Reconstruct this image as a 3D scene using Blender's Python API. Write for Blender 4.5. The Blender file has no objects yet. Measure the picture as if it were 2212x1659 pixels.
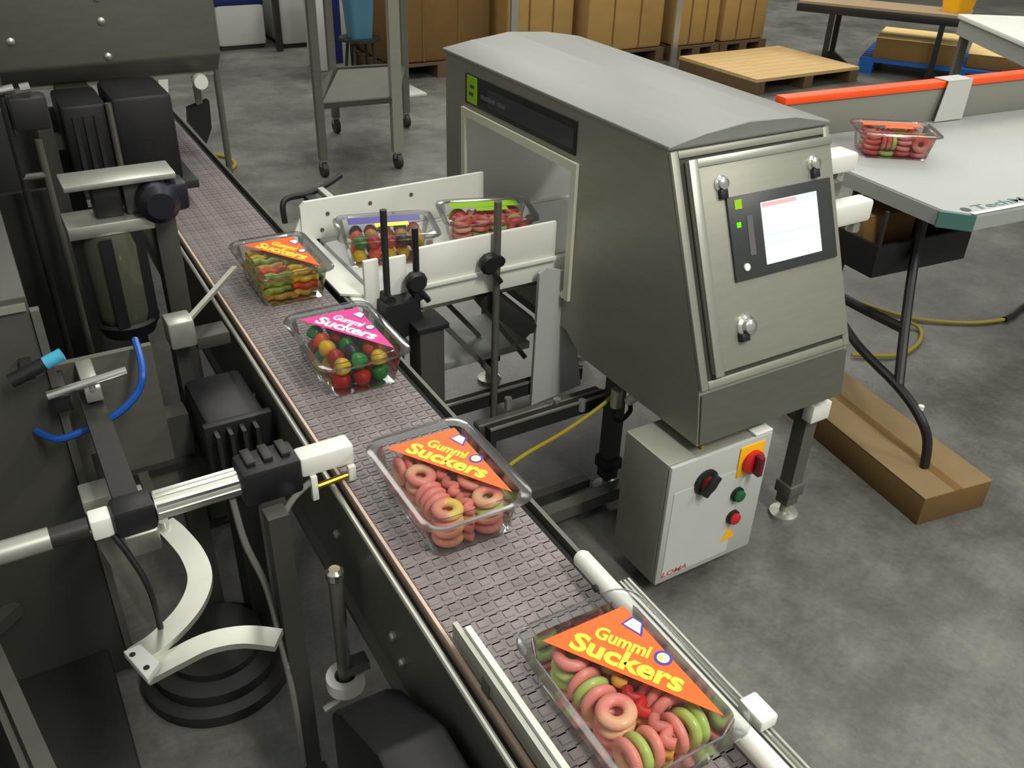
import bpy, bmesh, math, random
from mathutils import Vector, Matrix
random.seed(7)
S = bpy.context.scene
COL = S.collection

# ------------------------------------------------------------------ camera
F_PX, CX, CY, CAM_H = 1925.0, 1106.0, 829.5, 1.7
AX = Vector((0.8594288, -0.24651924, 0.44789552))     # world X, Y, Z seen from the camera (right, down, forward)
AY = Vector((-0.51045134, -0.46286701, 0.7247024))
AZ = Vector((0.02866298, -0.85145898, -0.52363731))
cam = bpy.data.objects.new('camera', bpy.data.cameras.new('camera'))
COL.objects.link(cam)
cam.data.sensor_width = 36.0
cam.data.lens = 36.0 * F_PX / 2212.0
cam.data.clip_start = 0.02
right = Vector((AX.x, AY.x, AZ.x)); down = Vector((AX.y, AY.y, AZ.y)); fwd = Vector((AX.z, AY.z, AZ.z))
R3 = Matrix((right, -down, -fwd)).transposed()
cam.matrix_world = Matrix.Translation((0, 0, CAM_H)) @ R3.to_4x4()
S.camera = cam

# ------------------------------------------------------------------ light
world = bpy.data.worlds.new('factory_air'); S.world = world
world.use_nodes = True
world.node_tree.nodes['Background'].inputs[0].default_value = (1.0, 0.99, 0.95, 1)
world.node_tree.nodes['Background'].inputs[1].default_value = 0.36
def area(name, loc, sx, sy, power, col=(1.0, 0.975, 0.90)):
    l = bpy.data.lights.new(name, 'AREA'); l.shape = 'RECTANGLE'; l.size = sx; l.size_y = sy; l.energy = power; l.color = col
    o = bpy.data.objects.new(name, l); o.location = loc; COL.objects.link(o)
    return o
for i, (x, y, p) in enumerate([(1.2, 1.6, 42), (1.2, 5.2, 60), (4.6, 1.0, 42), (4.6, 4.6, 60), (4.6, 8.4, 125), (8.0, 4.6, 85), (8.0, 8.4, 100), (1.2, -2.2, 230), (4.6, -2.6, 130)]):
    area('ceiling_lamp', (x, y, 4.6), 0.6, 2.4, p)
S.view_settings.view_transform = 'Standard'
S.view_settings.look = 'None'
S.view_settings.gamma = 1.0
S.view_settings.use_curve_mapping = False
S.view_settings.exposure = 0.0

# ------------------------------------------------------------------ materials
def lin(c):
    return tuple((v / 255 / 12.92) if v / 255 <= 0.04045 else ((v / 255 + 0.055) / 1.055) ** 2.4 for v in c) + (1.0,)
MATS = {}
def mat(name, rgb, rough=0.5, metal=0.0, noise=0.0, scale=8.0, stretch=(1, 1, 1), bump=0.0, coat=0.0, spec=0.5, emit=None, estr=0.0, perobj=0.0):
    if name in MATS: return MATS[name]
    m = bpy.data.materials.new(name); m.use_nodes = True
    nt = m.node_tree; b = nt.nodes['Principled BSDF']
    b.inputs['Base Color'].default_value = lin(rgb)
    b.inputs['Roughness'].default_value = rough
    b.inputs['Metallic'].default_value = metal
    b.inputs['Specular IOR Level'].default_value = spec
    if coat: b.inputs['Coat Weight'].default_value = coat
    if emit:
        b.inputs['Emission Color'].default_value = lin(emit); b.inputs['Emission Strength'].default_value = estr
    if noise or bump:
        tc = nt.nodes.new('ShaderNodeTexCoord'); mp = nt.nodes.new('ShaderNodeMapping')
        mp.inputs['Scale'].default_value = [scale * s for s in stretch]
        nt.links.new(tc.outputs['Object'], mp.inputs[0])
        nz = nt.nodes.new('ShaderNodeTexNoise'); nz.inputs['Scale'].default_value = 1.0; nz.inputs['Detail'].default_value = 5
        nt.links.new(mp.outputs[0], nz.inputs['Vector'])
        if noise:
            mx = nt.nodes.new('ShaderNodeMix'); mx.data_type = 'RGBA'
            c = lin(rgb)
            mx.inputs[6].default_value = tuple(max(0, v * (1 - noise)) for v in c[:3]) + (1,)
            mx.inputs[7].default_value = tuple(min(1, v * (1 + noise)) for v in c[:3]) + (1,)
            nt.links.new(nz.outputs[0], mx.inputs[0])
            nt.links.new(mx.outputs[2], b.inputs['Base Color'])
        if bump:
            bp = nt.nodes.new('ShaderNodeBump'); bp.inputs['Strength'].default_value = bump; bp.inputs['Distance'].default_value = 0.002
            nt.links.new(nz.outputs[0], bp.inputs['Height']); nt.links.new(bp.outputs[0], b.inputs['Normal'])
    if perobj:
        oi = nt.nodes.new('ShaderNodeObjectInfo'); hv = nt.nodes.new('ShaderNodeHueSaturation')
        mr = nt.nodes.new('ShaderNodeMapRange'); mr.inputs[3].default_value = 1 - perobj; mr.inputs[4].default_value = 1 + perobj
        nt.links.new(oi.outputs['Random'], mr.inputs[0]); nt.links.new(mr.outputs[0], hv.inputs['Value'])
        src = b.inputs['Base Color'].links[0].from_socket if b.inputs['Base Color'].links else None
        if src: nt.links.new(src, hv.inputs['Color'])
        else: hv.inputs['Color'].default_value = lin(rgb)
        nt.links.new(hv.outputs[0], b.inputs['Base Color'])
    MATS[name] = m
    return m
def clear_plastic():
    m = bpy.data.materials.new('clear_plastic'); m.use_nodes = True; nt = m.node_tree
    for n in list(nt.nodes): nt.nodes.remove(n)
    out = nt.nodes.new('ShaderNodeOutputMaterial'); tr = nt.nodes.new('ShaderNodeBsdfTransparent'); gl = nt.nodes.new('ShaderNodeBsdfGlossy')
    tr.inputs[0].default_value = (0.93, 0.95, 0.95, 1); gl.inputs['Roughness'].default_value = 0.10
    fr = nt.nodes.new('ShaderNodeFresnel'); fr.inputs[0].default_value = 1.5
    ad = nt.nodes.new('ShaderNodeMath'); ad.operation = 'MULTIPLY'; ad.inputs[1].default_value = 0.85
    mx = nt.nodes.new('ShaderNodeMixShader')
    nt.links.new(fr.outputs[0], ad.inputs[0]); nt.links.new(ad.outputs[0], mx.inputs[0])
    nt.links.new(tr.outputs[0], mx.inputs[1]); nt.links.new(gl.outputs[0], mx.inputs[2]); nt.links.new(mx.outputs[0], out.inputs[0])
    return m
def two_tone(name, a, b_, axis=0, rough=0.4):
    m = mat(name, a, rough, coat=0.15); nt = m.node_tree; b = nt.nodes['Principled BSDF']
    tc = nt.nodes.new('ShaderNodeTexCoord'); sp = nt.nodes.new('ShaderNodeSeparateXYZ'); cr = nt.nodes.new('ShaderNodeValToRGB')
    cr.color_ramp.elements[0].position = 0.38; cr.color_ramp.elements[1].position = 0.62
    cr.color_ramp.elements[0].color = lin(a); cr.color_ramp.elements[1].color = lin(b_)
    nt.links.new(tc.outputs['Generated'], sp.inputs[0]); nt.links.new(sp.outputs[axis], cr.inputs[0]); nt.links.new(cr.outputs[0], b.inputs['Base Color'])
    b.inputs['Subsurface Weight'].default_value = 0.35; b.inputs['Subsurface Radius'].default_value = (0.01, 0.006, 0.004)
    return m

CLEAR = clear_plastic()
STEEL = mat('brushed_steel', (152, 151, 139), 0.42, 0.40, 0.10, 10, (1, 1, 14), 0.02)
STEELROOF = mat('satin_steel', (136, 138, 134), 0.50, 0.30, 0.05, 6, (10, 1, 1), 0.01)
STEELD = mat('dull_steel', (104, 104, 95), 0.45, 0.4, 0.14, 14, (1, 1, 6))
ALU = mat('aluminium', (185, 186, 176), 0.38, 0.75, 0.08, 30)
CHROME = mat('bright_chrome', (225, 226, 220), 0.18, 0.95)
DARK = mat('dark_toned_steel', (66, 66, 60), 0.5, 0.2, 0.18, 5)  # left machine: dark reflections in stainless steel put into this colour
DARKER = mat('near_black_steel', (42, 42, 39), 0.5, 0.2, 0.25, 8)  # deeper tone, again with the left machine's dark reflections in the colour
BLACK = mat('black_plastic', (20, 20, 23), 0.5, 0, 0.2, 20)
NAVY = mat('navy_anodised', (27, 27, 40), 0.4, 0.2)
WHITE = mat('white_plastic', (226, 227, 218), 0.45, 0, 0.03, 12)
LINER = mat('white_liner', (205, 206, 202), 0.45, 0, 0.03, 10)
CREAM = mat('cream_liner', (214, 214, 192), 0.45, 0, 0.03, 10)
BELTW = mat('white_belt', (214, 218, 214), 0.5, 0, 0.05, 30)
GREYP = mat('pale_grey_paint', (178, 182, 176), 0.5, 0, 0.04, 9)
BEIGE = mat('beige_wear_strip', (206, 184, 164), 0.6, 0, 0.12, 40)
LINK = mat('grey_mauve_belt', (132, 124, 123), 0.62, 0, 0.40, 45, bump=0.3, perobj=0.10)
LINKD = mat('belt_underside', (96, 90, 90), 0.7)
RED = mat('red_plastic', (190, 26, 26), 0.35, coat=0.2)
YELLOW = mat('yellow_plastic', (245, 180, 12), 0.4)
GREEN = mat('green_plastic', (18, 92, 52), 0.4)
LIME = mat('lime_print', (150, 196, 10), 0.5)
CYAN = mat('cyan_sleeve', (70, 170, 205), 0.4)
BLUEH = mat('blue_hose', (18, 78, 160), 0.35)
YCABLE = mat('yellow_cable', (146, 130, 26), 0.6)
GCABLE = mat('grey_cable', (112, 112, 104), 0.5)
ORANGE_EDGE = mat('orange_edge', (255, 84, 14), 0.5)
CARDK = mat('greyish_cardboard', (128, 108, 74), 0.85, 0, 0.15, 5)  # flaps greyer and lighter than the carton sides
CARDS = mat('dark_cardboard', (104, 78, 38), 0.85, 0, 0.2, 5)
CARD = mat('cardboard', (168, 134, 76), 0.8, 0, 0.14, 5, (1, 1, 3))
CARDL = mat('lit_cardboard', (226, 196, 130), 0.8, 0, 0.10, 6)  # carton lids brightened to look lit where the bench shades them
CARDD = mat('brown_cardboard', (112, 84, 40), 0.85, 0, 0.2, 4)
WOOD = mat('pale_wood', (188, 158, 106), 0.75, 0, 0.14, 6, (1, 8, 1))
WOODD = mat('pallet_wood', (92, 74, 48), 0.85, 0, 0.25, 6)
BLUEP = mat('blue_pallet_plastic', (14, 80, 150), 0.5)
TEALP = mat('teal_plastic', (66, 116, 138), 0.5)
NAVYP = mat('navy_band', (12, 28, 92), 0.5)
WRAP = mat('white_wrap', (186, 188, 182), 0.5, 0, 0.06, 6)
TABLE = mat('grey_laminate', (164, 168, 165), 0.45, 0, 0.05, 4)
TABLEE = mat('table_edge', (150, 155, 150), 0.5)
TEALL = mat('teal_line', (70, 112, 106), 0.5)
LIP = mat('lip_grey', (128, 130, 120), 0.6, 0, 0.06, 6)
PRINT_O = mat('orange_print', (255, 98, 14), 0.4, coat=0.2)
PRINT_P = mat('pink_print', (238, 30, 138), 0.4, coat=0.2)
PRINT_G = mat('green_print', (150, 200, 40), 0.4, coat=0.2)
PRINT_V = mat('violet_print', (66, 56, 150), 0.4)
PRINT_Y = mat('yellow_print', (255, 226, 60), 0.4)
PRINT_W = mat('white_print', (240, 240, 236), 0.4)
PRINT_K = mat('grey_print', (92, 92, 92), 0.5)
PRINT_R = mat('red_print', (190, 84, 92), 0.5)
BEZEL = mat('bezel_dark', (54, 58, 58), 0.35, 0, 0.08, 30)
SCREEN = mat('screen_glow', (235, 240, 250), 0.3, emit=(238, 244, 255), estr=0.95)
SCREENR = mat('screen_red_bar', (240, 150, 150), 0.3, emit=(245, 150, 150), estr=0.7)
SCREENB = mat('screen_blue_bar', (170, 220, 245), 0.3, emit=(190, 225, 250), estr=0.7)
LED = mat('green_led', (90, 210, 10), 0.3, emit=(90, 215, 10), estr=0.8)
BRASS = mat('brass', (150, 120, 40), 0.35, 0.8)
GLASSB = mat('filter_bowl', (78, 80, 66), 0.2, 0, 0.1, 9, coat=0.4)

def floor_mat():
    m = bpy.data.materials.new('concrete_floor'); m.use_nodes = True; nt = m.node_tree; b = nt.nodes['Principled BSDF']
    tc = nt.nodes.new('ShaderNodeTexCoord')
    def noise(sc, det, rough=0.6):
        n = nt.nodes.new('ShaderNodeTexNoise'); n.inputs['Scale'].default_value = sc; n.inputs['Detail'].default_value = det; n.inputs['Roughness'].default_value = rough
        nt.links.new(tc.outputs['Object'], n.inputs['Vector']); return n
    n1, n2, n3, n4 = noise(0.8, 7), noise(4.5, 9, 0.75), noise(60, 4), noise(1.9, 6, 0.7)
    def ramp(src, p0, c0, p1, c1):
        r = nt.nodes.new('ShaderNodeValToRGB'); e = r.color_ramp.elements
        e[0].position, e[1].position, e[0].color, e[1].color = p0, p1, c0, c1
        nt.links.new(src.outputs[0], r.inputs[0]); return r
    def mul(a, b_):
        mx = nt.nodes.new('ShaderNodeMix'); mx.data_type = 'RGBA'; mx.blend_type = 'MULTIPLY'; mx.inputs[0].default_value = 1
        nt.links.new(a, mx.inputs[6]); nt.links.new(b_, mx.inputs[7]); return mx.outputs[2]
    g = lambda v: (v, v, v, 1)
    c = ramp(n1, .34, lin((96, 96, 91)), .66, lin((132, 132, 125))).outputs[0]
    c = mul(c, ramp(n2, .36, g(.62), .62, g(1.0)).outputs[0])
    c = mul(c, ramp(n4, .34, g(.55), .56, g(1.0)).outputs[0])
    c = mul(c, ramp(n3, .30, g(.80), .60, g(1.0)).outputs[0])
    nt.links.new(c, b.inputs['Base Color'])
    b.inputs['Roughness'].default_value = 0.45
    bp = nt.nodes.new('ShaderNodeBump'); bp.inputs['Strength'].default_value = 0.15; bp.inputs['Distance'].default_value = 0.003
    nt.links.new(n3.outputs[0], bp.inputs['Height']); nt.links.new(bp.outputs[0], b.inputs['Normal'])
    return m

# ------------------------------------------------------------------ geometry helpers
class B:
    def __init__(s): s.bm = bmesh.new()
    def _add(s, verts, faces, bev=0.0, seg=2):
        vs = [s.bm.verts.new(v) for v in verts]
        fs = [s.bm.faces.new([vs[i] for i in f]) for f in faces]
        if bev:
            es = list({e for f in fs for e in f.edges})
            bmesh.ops.bevel(s.bm, geom=es, offset=bev, segments=seg, affect='EDGES', profile=0.5)
        return s
    def box(s, x0, x1, y0, y1, z0, z1, bev=0.0, M=None):
        v = [Vector((x, y, z)) for z in (z0, z1) for x, y in ((x0, y0), (x1, y0), (x1, y1), (x0, y1))]
        if M is not None: v = [M @ p for p in v]
        return s._add(v, [(3, 2, 1, 0), (4, 5, 6, 7), (0, 1, 5, 4), (1, 2, 6, 5), (2, 3, 7, 6), (3, 0, 4, 7)], bev)
    def bar(s, p0, p1, w, h, bev=0.0):          # square bar between two points
        p0, p1 = Vector(p0), Vector(p1); d = (p1 - p0); L = d.length; d.normalize()
        up = Vector((0, 0, 1)) if abs(d.z) < 0.95 else Vector((0, 1, 0))
        sx = d.cross(up).normalized(); uz = sx.cross(d).normalized()
        M = Matrix.Translation(p0) @ Matrix((sx, d, uz)).transposed().to_4x4()
        return s.box(-w / 2, w / 2, 0, L, -h / 2, h / 2, bev, M)
    def loft(s, loops, cap0=True, cap1=True):
        rows = [[s.bm.verts.new(p) for p in lp] for lp in loops]; n = len(rows[0])
        for a, b in zip(rows, rows[1:]):
            for i in range(n): s.bm.faces.new((a[i], a[(i + 1) % n], b[(i + 1) % n], b[i]))
        if cap0: s.bm.faces.new(rows[0][::-1])
        if cap1: s.bm.faces.new(rows[-1])
        return s
    def prism(s, pts, fn, t0, t1, bev=0.0):     # 2-D outline swept from t0 to t1; fn(a, b, t) -> point
        n = len(pts)
        v = [Vector(fn(a, b, t0)) for a, b in pts] + [Vector(fn(a, b, t1)) for a, b in pts]
        f = [tuple(range(n))[::-1], tuple(range(n, 2 * n))] + [(i, (i + 1) % n, n + (i + 1) % n, n + i) for i in range(n)]
        return s._add(v, f, bev)
    def lathe(s, p, axis, prof, seg=24):        # prof: (radius, distance along axis)
        p, d = Vector(p), Vector(axis).normalized()
        a = d.orthogonal().normalized(); b = d.cross(a)
        return s.loft([[p + d * h + (a * math.cos(2 * math.pi * i / seg) + b * math.sin(2 * math.pi * i / seg)) * max(r, 1e-5) for i in range(seg)] for r, h in prof])
    def cyl(s, p0, p1, r, seg=20, r2=None):
        d = Vector(p1) - Vector(p0)
        return s.lathe(p0, d, [(r, 0), (r if r2 is None else r2, d.length)], seg)
    def tube(s, pts, r, seg=10, sub=6):
        P = [Vector(p) for p in pts]; C = []
        for i in range(len(P) - 1):
            a, b, c, d = P[max(i - 1, 0)], P[i], P[i + 1], P[min(i + 2, len(P) - 1)]
            for k in range(sub):
                t = k / sub
                C.append(0.5 * ((2 * b) + (c - a) * t + (2 * a - 5 * b + 4 * c - d) * t * t + (3 * b - a - 3 * c + d) * t ** 3))
        C.append(P[-1]); loops = []; prev = None
        for i, p in enumerate(C):
            d = (C[min(i + 1, len(C) - 1)] - C[max(i - 1, 0)]).normalized()
            a = d.orthogonal().normalized() if prev is None else (prev - d * prev.dot(d)).normalized()
            prev = a; b = d.cross(a)
            loops.append([p + (a * math.cos(2 * math.pi * j / seg) + b * math.sin(2 * math.pi * j / seg)) * r for j in range(seg)])
        return s.loft(loops)
    def strip(s, pts, w, t, sub=6):             # flat bar of width w lying along a curved path, thickness t upward
        P = [Vector(p) for p in pts]; C = []
        for i in range(len(P) - 1):
            a, b, c, d = P[max(i - 1, 0)], P[i], P[i + 1], P[min(i + 2, len(P) - 1)]
            for k in range(sub):
                u = k / sub
                C.append(0.5 * ((2 * b) + (c - a) * u + (2 * a - 5 * b + 4 * c - d) * u * u + (3 * b - a - 3 * c + d) * u ** 3))
        C.append(P[-1]); loops = []
        for i, p in enumerate(C):
            d = (C[min(i + 1, len(C) - 1)] - C[max(i - 1, 0)]); n = Vector((-d.y, d.x, 0)).normalized() * w / 2
            z = Vector((0, 0, t)); loops.append([p - n, p + n, p + n + z, p - n + z])
        return s.loft(loops)

OFF = {}                                        # world offset of each thing's origin (things built in world coordinates)
def root_of(o):
    while o.parent: o = o.parent
    return o
def finish(b, name, m, smooth=35):
    bmesh.ops.recalc_face_normals(b.bm, faces=b.bm.faces[:])
    me = bpy.data.meshes.new(name); b.bm.to_mesh(me); b.bm.free()
    if m is not None: me.materials.append(m)
    if smooth:
        me.polygons.foreach_set('use_smooth', [True] * len(me.polygons)); me.set_sharp_from_angle(angle=math.radians(smooth))
    return me
def tag(o, label, cat, group=None, kind=None):
    o['label'] = label
    if cat: o['category'] = cat
    if group: o['group'] = group
    if kind: o['kind'] = kind
    return o
def part(name, b, m, parent, label=None, smooth=35):
    me = finish(b, name, m, smooth)
    off = OFF.get(root_of(parent).name, Vector((0, 0, 0)))
    if off.length: me.transform(Matrix.Translation(-off))
    o = bpy.data.objects.new(name, me); COL.objects.link(o); o.parent = parent
    if label: o['label'] = label
    return o
def single(name, b, m, label, cat, group=None, kind=None, smooth=35):
    me = finish(b, name, m, smooth)
    xs = [v.co for v in me.vertices]
    lo = Vector([min(p[i] for p in xs) for i in range(3)]); hi = Vector([max(p[i] for p in xs) for i in range(3)])
    c = Vector(((lo.x + hi.x) / 2, (lo.y + hi.y) / 2, lo.z)); me.transform(Matrix.Translation(-c))
    o = bpy.data.objects.new(name, me); COL.objects.link(o); o.location = c
    return tag(o, label, cat, group, kind)
def thing(name, label, cat, loc, rotz=0.0, group=None, local=False):
    o = bpy.data.objects.new(name, None); COL.objects.link(o); o.location = loc; o.rotation_euler = (0, 0, rotz)
    o.empty_display_size = 0.05
    OFF[o.name] = Vector((0, 0, 0)) if local else Vector(loc)
    return tag(o, label, cat, group)
def text_mesh(txt, size, weight=0.0, shear=0.0, thick=0.0003):
    cu = bpy.data.curves.new('lettering', 'FONT'); cu.body = txt; cu.size = size; cu.offset = weight; cu.shear = shear; cu.extrude = thick; cu.resolution_u = 3
    o = bpy.data.objects.new('lettering', cu); COL.objects.link(o)
    dg = bpy.context.evaluated_depsgraph_get(); me = bpy.data.meshes.new_from_object(o.evaluated_get(dg))
    bpy.data.objects.remove(o); bpy.data.curves.remove(cu)
    return me
def lettering(txt, size, M, m, parent, weight=0.0, width=None, shear=0.0, name='lettering'):
    me = text_mesh(txt, size, weight, shear)
    xs = [v.co.x for v in me.vertices]
    if width: me.transform(Matrix.Diagonal((width / (max(xs) - min(xs)), 1, 1, 1)))
    off = OFF.get(root_of(parent).name, Vector((0, 0, 0)))
    me.transform(Matrix.Translation(-off) @ M)
    me.materials.clear(); me.materials.append(m)
    o = bpy.data.objects.new(name, me); COL.objects.link(o); o.parent = parent
    return o
def frame(o, u, v):                             # matrix with x = u, y = v
    u, v = Vector(u).normalized(), Vector(v).normalized(); w = u.cross(v)
    return Matrix.Translation(o) @ Matrix((u, v, w)).transposed().to_4x4()
def at(px, py, z):                              # pixel of the photograph -> point at height z
    d = right * ((px - CX) / F_PX) + down * ((py - CY) / F_PX) + fwd
    return Vector((0, 0, CAM_H)) + d * ((z - CAM_H) / d.z)

# ------------------------------------------------------------------ setting
fl = B(); fl.box(-6, 14, -5, 16, -0.05, 0.0)
o = finish(fl, 'floor', floor_mat(), 0); fo = bpy.data.objects.new('floor', o); COL.objects.link(fo); fo['kind'] = 'structure'; fo['label'] = 'grey stained concrete factory floor'

WALL = mat('painted_block_wall', (168, 168, 160), .7, 0, .06, 2)
for nm, a in (('wall_back', (-6, 14, 15.9, 16, 0, 6)), ('wall_right', (13.9, 14, -5, 15.9, 0, 6))):
    o = bpy.data.objects.new(nm, finish(B().box(*a), nm, WALL, 0)); COL.objects.link(o); o['kind'] = 'structure'; o['label'] = 'plain grey factory wall'

# ------------------------------------------------------------------ main conveyor (local: u across, v along, origin on the floor)
MC = thing('belt_conveyor', 'long grey modular belt conveyor carrying clear candy tubs', 'conveyor', (0.541, 1.2, 0), -0.013, local=True)
VA, VB = -1.0, 3.35
b = B().box(-.121, .121, VA, VB, .655, .688)
belt = part('belt', b, LINKD, MC)
lk = B().box(-.1215, .1215, -.0118, .0118, .688, .6985, .001)
for i in range(11):
    u = -.112 + .0224 * i
    lk.box(u - .0072, u + .0072, -.0165, -.0115, .690, .6985)
    lk.box(u - .0080, u + .0080, -.006, .006, .6985, .7000)
lkm = finish(lk, 'belt_link', LINK, 0)
n = int((VB - VA) / .0252)
for i in range(n):
    o = bpy.data.objects.new('belt_link', lkm); COL.objects.link(o); o.parent = belt; o.location = (0, VA + .0126 + i * .0252, 0)
for sgn in (-1, 1):
    if sgn < 0: part('wear_strip', B().box(sgn * .1275 - .003, sgn * .1275 + .003, VA, VB, .675, .7045, .001), BEIGE, MC, 'beige plastic wear strip')
    sf = B().prism([(.143, .47), (.143, .700), (.151, .700), (.151, .485), (.166, .485), (.166, .47)], lambda a, c, t: (sgn * a, t, c), VA, VB)
    part('side_frame', sf, STEELD, MC)
    if sgn < 0: part('top_rod', B().cyl((sgn * .150, VA, .7035), (sgn * .150, VB, .7035), .0055, 10), ALU, MC)
    part('inner_channel', B().box(sgn * .137 - .0055, sgn * .137 + .0055, VA, VB, .66, .682), BLACK, MC)
for v in (-.55, .95, 2.5):
    for sgn in (-1, 1):
        lg = part('leg', B().box(sgn * .12 - .02, sgn * .12 + .02, v - .02, v + .02, .012, .66), STEELD, MC)
        part('foot_pad', B().cyl((sgn * .12, v, 0), (sgn * .12, v, .012), .035, 16), DARKER, lg)
    part('cross_brace', B().box(-.10, .10, v - .015, v + .015, .25, .28), STEELD, MC)
for v, z in ((-.235, .577), (-.27, .55), (.02, .60), (.55, .60), (.9, .58)):
    part('bolt', B().lathe((-.151, v, z), (-1, 0, 0), [(.009, 0), (.009, .004), (.006, .008)], 12), ALU, MC)
part('shadow_block', B().prism([(-.25, .10), (-.25, .48), (-.30, .53), (-.46, .625), (-.85, .625), (-.85, .10)], lambda a, c, t: (t, a, c), -.275, -.168, .010), BLACK, MC, 'black block standing in for shadow under the side frame')  # black block shaped to stand for the shadow below the side plate
# tension screw with its round clamp
ts = part('tension_screw', B().cyl((-.195, -.085, .33), (-.195, -.085, .60), .013, 16), STEELD, MC)
part('screw_cap', B().lathe((-.195, -.085, .60), (0, 0, 1), [(.016, 0), (.016, .015), (.010, .020)], 16), CHROME, ts)
part('clamp_ring', B().lathe((-.195, -.085, .325), (0, 0, 1), [(.020, 0), (.036, 0), (.036, .028), (.020, .028), (.020, 0)], 24), WHITE, ts)
part('bolt', B().cyl((-.245, -.10, .30), (-.215, -.10, .31), .008, 10), ALU, ts)
part('screw_bracket', B().box(-.20, -.15, -.10, -.07, .36, .38), STEELD, ts)
# guide rails near the camera
gl = part('guide_rail', B().box(-.118, -.108, VA, -.42, .715, .755, .002), WHITE, MC, 'white plastic guide rail on the left of the belt')
part('steel_backing', B().box(-.126, -.1185, VA, -.40, .712, .748), ALU, gl)
part('steel_rod', B().cyl((-.100, VA, .728), (-.100, -.45, .728), .004, 8), CHROME, gl)
for v in (-.5, -.66):
    part('guide_bracket', B().box(-.128, -.120, v - .01, v + .01, .705, .73), STEELD, gl)
gr = part('guide_rail', B().lathe((.117, -.36, .738), (0, -1, 0), [(.004, 0), (.012, .002), (.015, .008), (.015, .64)], 16), WHITE, MC, 'round white guide rail on the right of the belt')
part('rail_screw', B().cyl((.102, -.43, .735), (.098, -.43, .735), .006, 10), BLACK, gr)
ob = part('side_rail', B().box(.1525, .176, VA, -.42, .690, .712, .002), ALU, MC, 'ribbed aluminium side rail')
for k in range(3):
    part('rail_rib', B().box(.154 + k * .0075, .1575 + k * .0075, VA, -.42, .712, .7165), CHROME if k == 1 else ALU, ob)
part('end_block', B().box(.150, .180, -.735, -.69, .7165, .738, .004), WHITE, ob)

# ------------------------------------------------------------------ candy tubs
def rr(w, l, r, z, n=5):
    pts = []
    for cx, cy, a0 in ((w / 2 - r, l / 2 - r, 0), (-w / 2 + r, l / 2 - r, 90), (-w / 2 + r, -l / 2 + r, 180), (w / 2 - r, -l / 2 + r, 270)):
        for k in range(n + 1):
            a = math.radians(a0 + 90 * k / n); pts.append(Vector((cx + r * math.cos(a), cy + r * math.sin(a), z)))
    return pts
TUBW, TUBL = .204, .278
def torus_mesh(name, R, r, m, seg=22, sg=10, flat=.8):
    b = B(); loops = []
    for i in range(seg):
        a = 2 * math.pi * i / seg
        loops.append([Vector(((R + r * math.cos(2 * math.pi * j / sg)) * math.cos(a), (R + r * math.cos(2 * math.pi * j / sg)) * math.sin(a), r * flat * math.sin(2 * math.pi * j / sg))) for j in range(sg)])
    rows = [[b.bm.verts.new(p) for p in lp] for lp in loops]
    for i in range(seg):
        for j in range(sg): b.bm.faces.new((rows[i][j], rows[(i + 1) % seg][j], rows[(i + 1) % seg][(j + 1) % sg], rows[i][(j + 1) % sg]))
    return finish(b, name, m, 80)
def drop_mesh(name, m, r=.0190, h=.031):
    b = B().lathe((0, 0, -h / 2), (0, 0, 1), [(r * .5, 0), (r * .9, h * .08), (r, h * .25), (r * .9, h * .6), (r * .6, h * .88), (r * .25, h)], 12)
    return finish(b, name, m, 60)
def worm_mesh(name, m, L=.065, r=.0085):
    P = [(-L / 2, 0, 0), (-L / 4, .008, 0), (0, -.004, 0), (L / 4, .007, 0), (L / 2, 0, 0)]
    b = B().tube(P, r, 8, 5)
    return finish(b, name, m, 60)
RG = two_tone('gummy_green_pink', (186, 208, 108), (200, 210, 130))
RP = two_tone('gummy_pink_peach', (242, 150, 136), (246, 190, 150))
RY = two_tone('gummy_yellow_pink', (244, 216, 110), (240, 160, 136))
RR = two_tone('gummy_red_rose', (220, 84, 74), (240, 150, 138))
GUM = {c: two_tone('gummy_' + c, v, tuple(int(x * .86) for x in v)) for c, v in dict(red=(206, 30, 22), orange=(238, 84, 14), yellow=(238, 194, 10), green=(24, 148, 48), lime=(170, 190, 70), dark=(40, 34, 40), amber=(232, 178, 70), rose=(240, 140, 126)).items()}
RING = {k: torus_mesh('gummy_ring', .0178, .0094, m) for k, m in dict(g=RG, p=RP, y=RY, r=RR).items()}
DROP = {k: drop_mesh('gummy_drop', m) for k, m in GUM.items()}
STRIP = {k: worm_mesh('gummy_strip', m, .046, .0078) for k, m in GUM.items()}
WORM = {k: worm_mesh('gummy_worm', m) for k, m in GUM.items()}

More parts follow.
